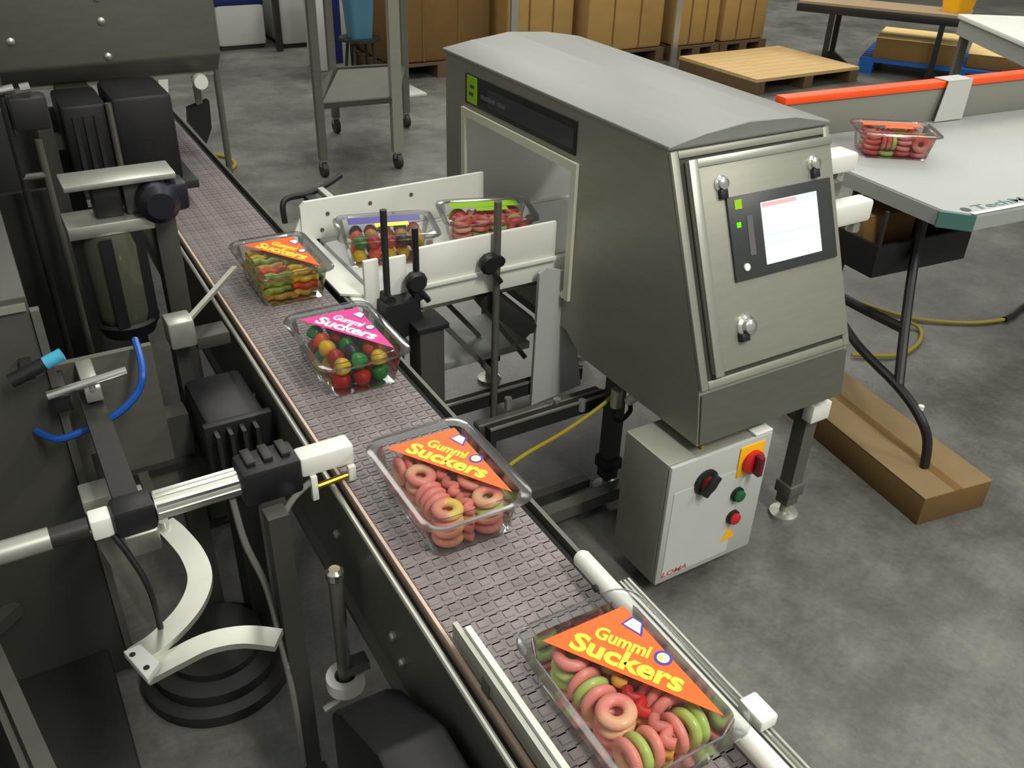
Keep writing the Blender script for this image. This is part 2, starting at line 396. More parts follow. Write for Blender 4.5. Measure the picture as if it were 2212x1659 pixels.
RNAME = dict(g='pale green', p='pink and peach', y='yellow and pink', r='red and rose')
def candy(mesh, base, rz, p, rot, label, group, cat):
    o = bpy.data.objects.new(mesh.name.split('.')[0], mesh); COL.objects.link(o)
    M = Matrix.Translation(base) @ Matrix.Rotation(rz, 4, 'Z') @ Matrix.Translation(p) @ rot
    o.matrix_world = M
    return tag(o, label, cat, group)
def rot(rx, ry, rz): return Matrix.Rotation(rz, 4, 'Z') @ Matrix.Rotation(ry, 4, 'Y') @ Matrix.Rotation(rx, 4, 'X')
def make_tub(base, rz, label, print_m, kind, clabel, group, seed, word=None, wmat=None, kinds=None, strip_label=False):
    rnd = random.Random(seed)
    t = thing('candy_tub', label, 'tub', base, rz, 'candy tubs on the line', local=True)
    b = B().loft([rr(.138, .206, .018, .0015), rr(.144, .212, .022, .0), rr(.148, .216, .024, .003), rr(.172, .246, .028, .079), rr(TUBW, TUBL, .036, .081), rr(TUBW, TUBL, .036, .0825)], True, False)
    part('tray', b, CLEAR, t, 'clear plastic tray', 50)
    b = B().loft([rr(TUBW, TUBL, .036, .0827), rr(TUBW - .004, TUBL - .004, .035, .087), rr(.184, .258, .030, .0885), rr(.160, .236, .026, .0885), rr(.156, .232, .024, .0850)], False, True)
    lid = part('lid', b, CLEAR, t, 'clear plastic lid', 50)
    if not strip_label:
        L, A_, Rr = Vector((-.067, .103, 0)), Vector((.067, .103, 0)), Vector((.067, -.106, 0))
        card = part('label_card', B().prism([(L.x, L.y), (A_.x, A_.y), (Rr.x, Rr.y)], lambda a, c, z: (a, c, z), .0852, .0859), print_m, t, None, 0)
        tdir = (Rr - L).normalized(); ndir = Vector((-tdir.y, tdir.x, 0))
        if word:
            lettering(word[0], .030, frame(L + tdir * .056 + ndir * .0400 + Vector((0, 0, .0863)), tdir, ndir), wmat, card, .0010, .078)
            lettering(word[1], .042, frame(L + tdir * .034 + ndir * .0075 + Vector((0, 0, .0863)), tdir, ndir), wmat, card, .0016, .156)
        q = L + tdir * .100 + ndir * .084
        bd = part('badge', B().prism([(-.019, -.005), (.015, -.013), (.008, .012), (-.010, .016)], lambda a, c, z: tuple(q + tdir * a + ndir * c) [:2] + (z,), .0859, .0863), PRINT_V, card, None, 0)
        part('badge_face', B().prism([(-.0155, -.0035), (.0105, -.0095), (.0055, .0090), (-.0080, .0125)], lambda a, c, z: tuple(q + tdir * a + ndir * c)[:2] + (z,), .0863, .0866), PRINT_W, bd, None, 0)
        q2 = L + tdir * .152 + ndir * .050
        bd = part('badge', B().cyl((q2.x, q2.y, .0859), (q2.x, q2.y, .0863), .0125, 20), PRINT_V, card, None, 0)
        part('badge_face', B().cyl((q2.x, q2.y, .0863), (q2.x, q2.y, .0866), .0085, 18), PRINT_W, bd, None, 0)
        part('badge_mark', B().prism([(-.006, -.005), (.001, -.006), (-.001, .004), (-.006, .002)], lambda a, c, z: tuple(q2 + tdir * a + ndir * c)[:2] + (z,), .0866, .0868), PRINT_Y, bd, None, 0)
    else:
        part('label_card', B().box(.026, .070, -.100, .100, .0852, .0859), print_m, t, None, 0)
        part('label_card', B().box(-.004, .022, -.062, .030, .0852, .0859), wmat, t, None, 0)
    base = Vector(base)
    if kind == 'ring':
        ks = kinds or 'gpgyrp'
        def put(p, r_):
            k = rnd.choice(ks)
            candy(RING[k], base, rz, p, r_, RNAME[k] + ' ' + clabel, group, 'candy')
        for iu in range(2):
            for iv in range(4):
                cu, cv = -.0365 + iu * .073 + rnd.uniform(-.001, .001), -.0765 + iv * .0510 + rnd.uniform(-.001, .001)
                if rnd.random() < .42:          # three rings on edge, side by side
                    turn = math.pi / 2 if 0 < iv < 3 else 0
                    put(Vector((cu, cv, .0110)), rot(0, 0, rnd.uniform(0, 6.3)))
                    for k in (-1, 0, 1):
                        d = Matrix.Rotation(turn, 3, 'Z') @ Vector((k * .0170, 0, 0))
                        put(Vector((cu, cv, .0475)) + d, rot(0, math.pi / 2 + rnd.uniform(-.10, .10), turn + rnd.uniform(-.1, .1)))
                else:                           # a small stack of rings lying down
                    for k in range(4):
                        put(Vector((cu, cv, .0120 + k * .0185)), rot(rnd.uniform(-.10, .10), rnd.uniform(-.10, .10), rnd.uniform(0, 6.3)))
        for k in range(4):                      # sour strips laid in the gap down the middle
            for z in (.012, .030, .048, .066):
                kk = rnd.choice(['rose', 'rose', 'amber', 'red'] if 'y' in ks or 'g' in ks else ['rose', 'red'])
                candy(STRIP[kk], base, rz, Vector((rnd.uniform(-.001, .001), -.0765 + k * .051, z)), rot(0, 0, math.pi / 2 + rnd.uniform(-.06, .06)), kk + ' strip lying between the rings, ' + clabel.replace('gummy ring ', ''), group, 'candy')
    elif kind == 'drop':
        for iz in range(2):
            for iu in range(3):
                for iv in range(5):
                    p = Vector((-.0400 + iu * .0400 + rnd.uniform(-.001, .001), -.080 + iv * .0400 + rnd.uniform(-.001, .001), .0225 + iz * .0370))
                    k = rnd.choice(kinds); candy(DROP[k], base, rz, p, rot(rnd.uniform(-1.4, 1.4), 0, rnd.uniform(0, 6.3)), k + ' ' + clabel, group, 'candy')
    else:
        for iz in range(4):
            for iu in range(2):
                for iv in range(6):
                    p = Vector((-.033 + iu * .066, -.080 + iv * .031 + rnd.uniform(-.003, .003), .0125 + iz * .018))
                    k = rnd.choice(kinds); candy(WORM[k], base, rz, p, rot(rnd.uniform(-.25, .25), 0, rnd.uniform(-.35, .35)), k + ' ' + clabel, group, 'candy')
    return t
RZM = -0.013
ZB = .7002
W1 = ('Gummi', 'Suckers')
make_tub((.549, .579, ZB), RZM, 'clear tub of green and pink gummy rings, orange label, between the white guide rails', PRINT_O, 'ring', 'gummy ring in the orange-labelled tub between the white guide rails', 'rings in the tub between the guide rails', 3, W1, PRINT_Y, 'ggpprpp')
make_tub((.5445, 1.082, ZB), RZM, 'clear tub of pink and yellow gummy rings, orange label, beside the silver sensor rod', PRINT_O, 'ring', 'gummy ring in the orange-labelled tub beside the silver sensor rod', 'rings in the tub beside the sensor rod', 11, W1, PRINT_Y, 'ppypgppr')
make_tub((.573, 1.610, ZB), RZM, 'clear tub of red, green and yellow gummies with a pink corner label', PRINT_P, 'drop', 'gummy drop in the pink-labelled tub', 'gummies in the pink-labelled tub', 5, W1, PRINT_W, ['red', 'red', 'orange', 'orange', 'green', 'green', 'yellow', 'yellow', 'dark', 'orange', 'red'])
make_tub((.583, 2.072, ZB), RZM, 'clear tub of yellow and lime gummy worms, orange label, beside the white transfer plate', PRINT_O, 'worm', 'gummy worm in the orange-labelled tub beside the white transfer plate', 'worms in the tub beside the transfer plate', 9, W1, PRINT_Y, ['yellow', 'lime', 'amber', 'amber', 'lime', 'orange', 'yellow'])

# ------------------------------------------------------------------ side conveyor through the detector
SC = thing('side_conveyor', 'white-belted side conveyor running into the detector opening', 'conveyor', (1.4, 2.1, 0))
SX0, SX1 = .76, 2.28
prof = [(SX0, .665), (SX0 + .018, .698), (SX0 + .03, .700), (SX1 - .03, .700), (SX1 - .018, .698), (SX1, .665), (SX1 - .018, .632), (SX1 - .03, .630), (SX0 + .03, .630), (SX0 + .018, .632)]
part('belt', B().prism(prof, lambda a, c, t: (a, t, c), 1.935, 2.295), BELTW, SC, 'white belt')
for x in (SX0 + .02, SX1 - .02):
    part('roller', B().cyl((x, 1.925, .665), (x, 2.305, .665), .022, 16), STEEL, SC)
for y0, y1 in ((1.905, 1.925), (2.305, 2.325)):
    part('side_frame', B().box(.885, 2.25, y0, y1, .640, .700, .003), WHITE, SC)
g = part('back_guide', B().prism([(.722, .705), (.722, .805), (.735, .818), (1.305, .822), (1.305, .705)], lambda a, c, t: (a, t, c), 2.318, 2.330), WHITE, SC, 'white plastic guide plate with small holes')
for x, z in ((.80, .775), (.93, .785), (.78, .73), (1.06, .79), (1.0, .74)):
    part('guide_hole', B().cyl((x, 2.3176, z), (x, 2.316, z), .006, 10), STEELD, g)
g = part('near_guide', B().box(.885, 1.300, 1.898, 1.910, .712, .812, .003), WHITE, SC, 'white plastic near guide')
part('guide_lip', B().box(.885, 1.300, 1.890, 1.914, .700, .712, .002), WHITE, g)
part('near_guide', B().box(.735, .775, 1.898, 1.910, .650, .805, .003), WHITE, SC)
part('near_guide', B().box(.795, .850, 1.898, 1.910, .650, .800, .003), WHITE, SC)
part('outfeed_guide', B().box(1.83, 2.26, 1.895, 1.910, .712, .80, .003), WHITE, SC)
part('outfeed_guide', B().box(1.83, 2.26, 2.318, 2.330, .705, .80, .003), WHITE, SC)
tp = part('transfer_plate', B().prism([(.688, 1.95), (.688, 2.32), (.758, 2.33), (.758, 1.93), (.74, 1.915)], lambda a, c, t: (a, c, t), .7008, .708, .001), WHITE, SC, 'white plastic transfer plate')
part('transfer_block', B().box(.707, .745, 1.895, 1.985, .63, .6995, .006), WHITE, tp)
part('transfer_wing', B().prism([(.69, .706), (.757, .706), (.757, .79), (.735, .80)], lambda a, c, t: (a, t, c), 2.325, 2.332), WHITE, tp)
for x, z0, z1, m in ((.787, .62, .935, DARKER), (.868, .60, .875, BLACK), (1.103, .06, .905, STEELD)):
    r = part('guide_post', B().cyl((x, 1.882, z0), (x, 1.882, z1), .0085 if m is not STEELD else .0105, 12), m, SC)
    part('post_clamp', B().cyl((x, 1.862, .745 if x > 1 else .70), (x, 1.906, .745 if x > 1 else .70), .015, 12), BLACK, r)
for x, z in ((1.075, .742), (.862, .735)):
    k = part('clamp_knob', B().lathe((x, 1.888, z), (0, -1, 0), [(.012, 0), (.028, .006), (.030, .022), (.022, .030)], 10), BLACK, SC, 'black clamp knob')
    part('knob_lever', B().bar((x, 1.87, z - .01), (x + .03, 1.86, z - .055), .016, .014, .003), BLACK, k)
part('drive_bracket', B().prism([(.765, .70), (.85, .70), (.875, .62), (.80, .60), (.765, .65)], lambda a, c, t: (a, t, c), 1.84, 1.895), BLACK, SC)
lg = part('drive_leg', B().box(.835, .905, 1.80, 1.87, .012, .63, .004), DARK, SC, 'dark square drive leg')
part('foot_pad', B().cyl((.87, 1.835, 0), (.87, 1.835, .012), .045, 16), DARKER, lg)
part('leg_cap', B().box(.825, .915, 1.79, 1.88, .63, .645, .003), BLACK, lg)
part('drive_arm', B().bar((1.095, 1.94, .625), (1.225, 1.90, .50), .06, .055, .004), DARKER, SC, 'black diagonal drive arm')
for p0, p1 in (((.93, 2.0, .61), (1.16, 1.95, .32)), ((1.0, 2.25, .62), (1.23, 2.2, .33)), ((1.08, 2.02, .62), (1.26, 1.97, .36))):
    part('brace', B().bar(p0, p1, .014, .014), STEELD, SC)
part('skirt_panel', B().prism([(1.232, .68), (1.255, .695), (1.322, .670), (1.330, .655), (1.402, .275), (1.225, .255)], lambda a, c, t: (a, t, c), 1.868, 1.880), GREYP, SC, 'pale grey tapered skirt panel')
part('bed_panel', B().box(.92, 1.30, 1.96, 2.27, .600, .628), ALU, SC)
part('catch_tray', B().box(1.02, 1.36, 2.10, 2.34, .30, .325, .003), GREYP, SC, 'pale catch tray under the belt')
for y in (1.80, 2.38):
    for x in (1.02, 1.95):
        lg = part('leg', B().box(x - .018, x + .018, y - .018, y + .018, .012, .30 if x < 1.5 else .63), STEELD, SC)
        part('foot_pad', B().cyl((x, y, 0), (x, y, .012), .035, 14), DARKER, lg)
for y, z in ((1.905, .30), (1.80, .275), (1.735, .305)):
    part('base_rail', B().box(.92 if y > 1.85 else 1.0, 1.42, y - .016, y + .016, z - .02, z + .02), DARKER if y != 1.80 else STEELD, SC)
    part('rail_edge', B().box(.92 if y > 1.85 else 1.0, 1.42, y - .017, y - .010, z + .02, z + .026), ALU, SC)
for x, y in ((1.24, 1.76), (1.12, 1.83), (1.3, 1.72)):
    part('rail_bolt', B().cyl((x, y, .30), (x, y, .335), .011, 10), ALU, SC)
part('floor_rail', B().box(1.05, 1.42, 1.60, 1.64, .03, .07), STEELD, SC)
part('floor_rail', B().box(1.10, 1.34, 1.70, 1.73, .02, .05), DARK, SC)
# curved black sensor arm behind the back guide
sa = thing('bent_sensor', 'thin black bent sensor arm behind the white back guide', 'sensor', (.76, 2.40, .70))
part('arm_tube', B().tube([(.700, 2.40, .735), (.702, 2.41, .785), (.725, 2.42, .80), (.79, 2.43, .80), (.86, 2.45, .815), (.90, 2.46, .83)], .0085, 8), BLACK, sa)
part('arm_clip', B().box(.77, .80, 2.34, 2.43, .775, .80, .003), BLACK, sa)
part('arm_clip', B().box(.815, .835, 2.34, 2.44, .795, .812, .003), GREYP, sa)
part('arm_stem', B().cyl((.785, 2.385, .65), (.785, 2.385, .79), .008, 10), BLACK, sa)
part('arm_foot', B().box(.77, .80, 2.327, 2.395, .645, .665), BLACK, sa)

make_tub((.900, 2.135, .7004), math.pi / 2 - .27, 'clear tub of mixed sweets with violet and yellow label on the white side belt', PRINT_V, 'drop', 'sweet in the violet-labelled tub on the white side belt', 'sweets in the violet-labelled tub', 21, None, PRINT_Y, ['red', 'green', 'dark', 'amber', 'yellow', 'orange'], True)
make_tub((1.205, 2.118, .7004), math.pi / 2 - .30, 'clear tub of red gummies with green label entering the detector opening', PRINT_G, 'ring', 'gummy ring in the green-labelled tub entering the detector', 'rings in the green-labelled tub', 22, None, PRINT_G, 'rrrpg', True)

# ------------------------------------------------------------------ detector head
HX0, HX1 = 1.31, 1.81
DH = thing('metal_detector', 'stainless steel metal detector head with touch screen and tunnel opening', 'metal detector', (1.56, 1.92, .457))
outer = [(1.262, .457), (1.283, .597), (1.500, 1.118), (2.575, 1.128), (2.575, .500), (1.760, .457)]
outer = [(1.262, .457), (1.283, .597), (1.500, 1.118), (2.575, 1.128), (2.575, .505), (1.84, .505), (1.76, .457)]
inner = [(1.838, .606), (1.838, .978), (2.446, .978), (2.446, .606)]
bmx = B(); bm = bmx.bm
sides = []
for x in (HX0, HX1):
    vo = [bm.verts.new((x, y, z)) for y, z in outer]; vi = [bm.verts.new((x, y, z)) for y, z in inner]
    es = [bm.edges.new((vo[i], vo[(i + 1) % len(vo)])) for i in range(len(vo))] + [bm.edges.new((vi[i], vi[(i + 1) % 4])) for i in range(4)]
    bmesh.ops.triangle_fill(bm, edges=es, use_beauty=True)
    sides.append((vo, vi))
(o0, i0), (o1, i1) = sides
for i in range(len(o0)): bm.faces.new((o0[i], o0[(i + 1) % len(o0)], o1[(i + 1) % len(o0)], o1[i]))
for i in range(4): bm.faces.new((i0[i], i1[i], i1[(i + 1) % 4], i0[(i + 1) % 4]))
body = part('body', bmx, STEEL, DH, 'brushed steel housing', 30)
roof = [(HX0 - .006, 1.116), (HX0 - .006, 1.127), (HX0 + .10, 1.142), (1.54, 1.158), (HX1 - .12, 1.148), (HX1 + .006, 1.127), (HX1 + .006, 1.116)]
part('roof_panel', B().prism(roof, lambda a, c, t: (a, t, c + (t - 1.49) * .009), 1.488, 2.59, .004), STEELROOF, DH, 'low arched steel roof', 25)
# tunnel liner with its cream flange
part('tunnel_liner', B().box(HX0 - .004, HX1 + .004, 1.839, 2.445, .607, .615).box(HX0 - .004, HX1 + .004, 1.839, 2.445, .969, .977).box(HX0 - .004, HX1 + .004, 1.839, 1.847, .615, .969).box(HX0 - .004, HX1 + .004, 2.437, 2.445, .615, .969), LINER, DH, 'white plastic tunnel liner', 0)
fl = B()
for y0, y1, z0, z1 in ((1.826, 1.850, .600, .990), (2.432, 2.456, .600, .990), (1.850, 2.432, .966, .990), (1.850, 2.432, .600, .612)):
    fl.box(HX0 - .010, HX0 - .0005, y0, y1, z0, z1)
part('tunnel_flange', fl, CREAM, DH, 'cream flange round the opening', 0)
bs = part('brand_stripe', B().box(HX0 - .004, HX0 - .0005, 1.845, 2.44, 1.005, 1.092, .001), BLACK, DH, 'black stripe above the opening')
part('inner_stripe', B().box(HX0 - .0055, HX0 - .004, 1.855, 2.30, 1.020, 1.072), BEZEL, bs)
lg = part('brand_logo', B().box(HX0 - .006, HX0 - .004, 2.365, 2.425, 1.012, 1.090), LIME, bs, 'lime green square logo')
for y0, y1, z0, z1 in ((2.38, 2.405, 1.056, 1.066), (2.385, 2.412, 1.034, 1.044)):
    part('logo_mark', B().box(HX0 - .0065, HX0 - .006, y0, y1, z0, z1), GREEN, lg)
for k, (y0, y1) in enumerate(((2.255, 2.34), (2.20, 2.245))):
    part('stripe_lettering', B().box(HX0 - .0062, HX0 - .0055, y0, y1, 1.038, 1.050), PRINT_K, bs)
# slanted front
V3 = Vector((0, .217, .521)).normalized(); U3 = Vector((1, 0, 0)); W3 = U3.cross(V3)
O3 = Vector((HX0, 1.283, .597))
FM = Matrix.Translation(O3) @ Matrix((U3, V3, W3)).transposed().to_4x4()
fr = B()
for u0, u1, v0, v1 in ((.0, .022, .004, .556), (.478, .500, .004, .556), (.022, .478, .004, .024), (.022, .478, .538, .556)):
    fr.box(u0, u1, v0, v1, 0, .012, .003, FM)
part('front_frame', fr, STEEL, DH)
part('door_gasket', B().box(.024, .476, .026, .536, 0, .006, 0, FM), DARK, DH, 'dark gasket line round the door')
door = part('door', B().box(.036, .490, .036, .530, .006, .022, .005, FM), STEEL, DH, 'brushed steel door with touch screen')
part('door_edge', B().box(.036, .062, .030, .532, .022, .027, .002, FM), ALU, door)
part('door_edge', B().box(.062, .490, .512, .532, .022, .026, .002, FM), ALU, door)
def pt(u, v, w): return FM @ Vector((u, v, w))
for u, v in ((.123, .468), (.421, .474)):
    k = part('door_latch', B().lathe(pt(u, v, .022), W3, [(.020, 0), (.020, .004), (.014, .006), (.014, .014), (.006, .016)], 18), CHROME, door, 'round chrome latch')
    part('latch_slot', B().box(u - .012, u + .010, v - .034, v - .012, .022, .034, .002, FM), BLACK, k)
k = part('door_knob', B().lathe(pt(.146, .130, .022), W3, [(.028, 0), (.028, .006), (.020, .010), (.018, .022), (.010, .026)], 20), CHROME, door, 'round chrome door knob')
part('knob_slot', B().box(.118, .142, .098, .118, .022, .040, .002, FM), BLACK, k)
bz = part('screen_bezel', B().box(.130, .468, .238, .434, .022, .029, .002, FM), BEZEL, door, 'dark grey screen panel')
sc = part('screen', B().box(.230, .414, .262, .408, .029, .0305, 0, FM), SCREEN, bz, 'bright white touch screen')
part('screen_bar', B().box(.232, .345, .396, .406, .0305, .0309, 0, FM), SCREENR, bz)
part('screen_bar', B().box(.345, .412, .396, .406, .0305, .0309, 0, FM), SCREENB, bz)
part('screen_line', B().box(.245, .400, .326, .332, .0305, .0309, 0, FM), SCREENB, bz)
part('screen_line', B().box(.245, .330, .306, .310, .0305, .0309, 0, FM), SCREENB, bz)
part('panel_logo', B().box(.150, .172, .404, .426, .029, .0303, 0, FM), LIME, bz)
part('status_light', B().box(.150, .162, .362, .374, .029, .031, 0, FM), LED, bz, 'green status light')
part('key_strip', B().box(.182, .200, .292, .385, .029, .0303, 0, FM), PRINT_K, bz)
part('panel_button', B().cyl(pt(.165, .268, .029), pt(.165, .268, .033), .009, 14), PRINT_W, bz)
for x1, y0, y1, z0, z1 in ((1.940, 1.475, 1.545, .985, 1.035), (1.965, 1.415, 1.470, .865, .925)):
    c = part('side_gland', B().box(HX1 + .0005, x1, y0, y1, z0, z1, .010), WHITE, DH, 'white gland block on the side')
    part('gland_nut', B().cyl((x1 - .03, (y0 + y1) / 2, z0 - .03), (x1 - .03, (y0 + y1) / 2, z0), .018, 8), ALU, c)
part('side_bracket', B().box(HX1 + .0005, 1.87, 1.455, 1.50, .935, .975, .004), STEELD, DH)
part('lower_panel', B().prism([(1.257, .462), (1.275, .590), (1.283, .590), (1.283, .462)], lambda a, c, t: (t, a, c), HX0 + .004, HX1 - .004), STEELD, DH)

# ------------------------------------------------------------------ stand under the detector
DS = thing('detector_stand', 'steel stand with adjustable feet under the metal detector', 'stand', (1.6, 1.8, 0))
for x, y in ((1.395, 1.69), (1.79, 1.335), (1.395, 2.42), (1.79, 2.42)):
    lg = part('leg', B().box(x - .022, x + .022, y - .022, y + .022, .05, .42), DARK if x < 1.5 else STEELD, DS)
    part('screw_foot', B().lathe((x, y, 0), (0, 0, 1), [(.042, 0), (.042, .012), (.014, .018), (.012, .05)], 16), ALU, lg)
    part('leg_collar', B().box(x - .030, x + .030, y - .030, y + .030, .085, .125, .004), DARKER if x < 1.5 else STEELD, lg)
for x in (1.395, 1.79):
    part('beam', B().box(x - .022, x + .022, 1.30 if x > 1.5 else 1.45, 2.46, .42, .4565), DARK, DS)
part('beam', B().box(1.417, 1.768, 1.60, 1.64, .422, .455), DARK, DS)
part('beam', B().box(1.417, 1.768, 2.40, 2.44, .422, .455), DARK, DS)
part('stretcher', B().box(1.417, 1.768, 2.40, 2.44, .16, .20), STEELD, DS)
part('pivot_block', B().box(1.755, 1.825, 1.29, 1.325, .36, .415, .004), WHITE, DS, 'bright pivot block on the leg')

# ------------------------------------------------------------------ control box
CB = thing('control_box', 'grey control box with rotary switches and buttons hanging below the detector', 'control box', (1.387, 1.34, .062))
bx0, bx1, by0, by1, bz0, bz1 = 1.228, 1.562, 1.262, 1.432, .045, .428
part('enclosure', B().box(bx0, bx1, by0, by1, bz0, bz1, .005), STEEL, CB, 'grey steel enclosure')
fp = part('front_cover', B().box(bx0 + .002, bx1 - .002, by0 - .012, by0, bz0 + .002, bz1 - .002, .003), GREYP, CB, 'pale front cover')
part('cover_corner', B().box(bx1 - .06, bx1 - .001, by0 - .010, by0 + .02, bz1 - .001, bz1 + .006, .002), WHITE, fp)
part('legend_plate', B().box(bx0 + .02, bx1 - .09, by0 - .0135, by0 - .012, bz0 + .02, bz1 - .085), mat('legend_grey', (190, 194, 190), .45), fp)
ly = by0 - .012
def knob(x, z, r, base_m, top_m, name, label):
    k = part(name, B().lathe((x, ly, z), (0, -1, 0), [(r, 0), (r, .006), (r * .8, .009)], 22), base_m, CB, label)
    part('knob_grip', B().box(x - r * .28, x + r * .28, ly - .030, ly - .009, z - r * .85, z + r * .85, .004, Matrix.Translation((x, 0, z)) @ Matrix.Rotation(.7, 4, 'Y') @ Matrix.Translation((-x, 0, -z))), top_m, k)
    return k
k = knob(1.348, .345, .037, BLACK, BLACK, 'rotary_switch', 'black and dark red rotary switch')
part('switch_rim', B().lathe((1.352, ly - .0092, .341), (0, -1, 0), [(.026, 0), (.026, .008)], 20), mat('dark_red', (96, 16, 20), .4), k)
y_ = part('switch_plate', B().box(1.452, 1.535, ly - .004, ly, .318, .412, .002), YELLOW, CB, 'yellow main switch plate')
k = part('main_switch', B().lathe((1.498, ly - .004, .358), (0, -1, 0), [(.034, 0), (.034, .010), (.028, .014)], 22), RED, y_, 'red main switch knob')
part('knob_grip', B().box(1.490, 1.506, ly - .040, ly - .018, .330, .388, .003), mat('dark_red', (96, 16, 20), .4), k)
for z, m, l in ((.262, GREEN, 'green start button'), (.186, RED, 'red stop button')):
    k = part('push_button', B().lathe((1.468, ly, z), (0, -1, 0), [(.021, 0), (.021, .008), (.015, .009)], 20), BLACK, CB, l)
    part('button_cap', B().lathe((1.470, ly - .009, z - .002), (0, -1, 0), [(.0165, 0), (.0165, .008), (.012, .011)], 18), m, k)
part('warning_label', B().prism([(1.440, .108), (1.490, .108), (1.465, .150)], lambda a, c, t: (a, t, c), ly - .0030, ly), YELLOW, fp, None, 0)
lettering('LOMA', .022, frame((bx0 + .018, ly - .0016, bz0 + .022), (1, 0, 0), (0, 0, 1)), PRINT_R, fp, .0006, .085, .2)

# ------------------------------------------------------------------ cables near the detector
single('yellow_cable', B().tube([(1.388, 1.645, .417), (1.37, 1.64, .41), (1.31, 1.628, .375), (1.16, 1.60, .345), (.98, 1.56, .335), (.80, 1.50, .30), (.72, 1.46, .22)], .0055, 8), YCABLE, 'thin yellow cable stretched from the stand toward the belt conveyor', 'cable')
single('yellow_cable', B().tube([(1.362, 1.50, .452), (1.360, 1.475, .43), (1.362, 1.445, .437), (1.352, 1.36, .4345), (1.345, 1.275, .4345)], .0055, 8), YCABLE, 'yellow cable running over the top of the control box', 'cable')
cn = thing('cable_connector', 'pale metal cable connectors hanging beside the stand leg', 'connector', (1.352, 1.60, .36))
part('plug', B().cyl((1.325, 1.60, .375), (1.325, 1.60, .43), .016, 12), ALU, cn)
part('plug', B().cyl((1.354, 1.58, .395), (1.354, 1.55, .43), .014, 12), WHITE, cn)
part('black_lead', B().tube([(1.325, 1.60, .375), (1.318, 1.60, .345), (1.338, 1.59, .33), (1.362, 1.58, .36), (1.354, 1.58, .395)], .007, 8), BLACK, cn)

# ------------------------------------------------------------------ packing table (local: u along front, v back)
PT = thing('packing_table', 'long grey packing table with raised back lip and orange strip', 'table', (2.385, 1.43, .1), math.radians(-5), local=True)
T0 = .70
part('table_top', B().prism([(.06, 0), (2.7, 0), (2.7, .86), (0, .86), (0, .06)], lambda a, c, t: (a, c, t), T0 - .05, T0, .004), TABLE, PT, 'pale grey laminate top')
e = part('front_edge', B().box(.055, 2.7, -.004, -.0005, T0 - .052, T0 - .012), TABLEE, PT)
part('teal_line', B().box(.055, 2.7, -.0045, .010, T0 + .0002, T0 + .0012), WHITE, e)
part('corner_guard', B().prism([(-.006, .07), (.068, -.006), (.060, -.010), (-.012, .060)], lambda a, c, t: (a, c, t), T0 - .052, T0 - .004), TEALL, PT, 'teal corner guard')
part('left_edge', B().box(-.004, -.0005, .065, .86, T0 - .052, T0 - .006), TABLEE, PT)
part('back_lip', B().box(0, 2.7, .80, .84, T0, T0 + .125, .003), LIP, PT, 'grey raised back lip')
part('orange_strip', B().box(0, 1.30, .792, .848, T0 + .125, T0 + .150, .003), ORANGE_EDGE, PT, 'bright orange strip')
part('orange_strip', B().box(1.315, 2.7, .792, .848, T0 + .125, T0 + .150, .003), ORANGE_EDGE, PT, 'bright orange strip')
lettering('TechMachine', .045, frame((.10, .022, T0 + .0006), (1, 0, 0), (0, 1, 0)), TEALL, PT, .0006, .42)
part('round_mark', B().cyl((.065, .035, T0), (.065, .035, T0 + .001), .016, 14), BEZEL, PT)
for u in (2.45,):
    lf = part('leg_frame', B().tube([(u, .12, T0 - .05), (u, .12, .30), (u, .12, -.085)], .014, 10, 3).tube([(u, .74, T0 - .05), (u, .74, .30), (u, .74, -.085)], .014, 10, 3).cyl((u, .12, .30), (u, .74, .30), .011, 10), BLACK, PT, 'black folding leg frame')
    part('leg_brace', B().bar((u, .43, .30), (u + .20, .43, T0 - .05), .02, .008), DARKER, lf)
def tl(x, y, z):                                # world point -> table coordinates
    c, s_ = math.cos(math.radians(5)), math.sin(math.radians(5)); dx, dy = x - 2.385, y - 1.43
    return (c * dx - s_ * dy, s_ * dx + c * dy, z - .1)
part('leg', B().tube([tl(2.51, 1.62, .75), tl(2.492, 1.60, .58), tl(*at(1955, 706, .42)), tl(*at(1941, 832, .287))], .016, 10), BLACK, PT, 'black folding leg')
part('leg', B().tube([tl(2.50, 1.878, .75), tl(2.50, 1.878, .40), tl(2.50, 1.878, .0)], .015, 10), BLACK, PT, 'black folding leg')
part('bent_leg', B().tube([tl(2.50, 1.878, .30), tl(*at(1850, 742, .31)), tl(*at(1940, 835, .285)), tl(*at(1985, 898, .25)), tl(*at(2003, 950, .185)), tl(*at(1997, 1008, .102))], .0145, 10), BLACK, PT, 'black bent lower leg standing on the carton')
part('cross_bar', B().tube([tl(2.50, 1.878, .34), tl(*at(1855, 662, .37)), tl(*at(1955, 712, .415))], .017, 10), BLACK, PT)
for p in ((1988, 885, .262), (1943, 815, .302)):
    q = tl(*at(*p)); part('leg_stud', B().cyl(q, (q[0], q[1], q[2] + .014), .009, 10), WHITE, PT)
tr = part('under_tray', B().box(-.06, .36, .20, .50, .43, .442).box(-.06, .36, .20, .212, .442, .535).box(-.06, .36, .488, .50, .442, .535).box(-.06, -.048, .212, .488, .442, .535).box(.348, .36, .212, .488, .442, .535), BLACK, PT, 'black tray hung under the table top', 0)
for u in (-.054, .354):
    for v in (.206, .494): part('tray_hanger', B().box(u - .005, u + .005, v - .005, v + .005, .535, T0 - .05), DARKER, tr)
ps = thing('paper_strip', 'white paper strip hung over the orange edge of the packing table', 'paper', (2.385, 1.43, .1), math.radians(-5), local=True)
part('front_fold', B().prism([(.75, T0 + .004), (.90, T0 + .004), (.91, T0 + .155), (.78, T0 + .155)], lambda a, c, t: (a, t + (c - T0) * .05, c), .772, .775), WRAP, ps)
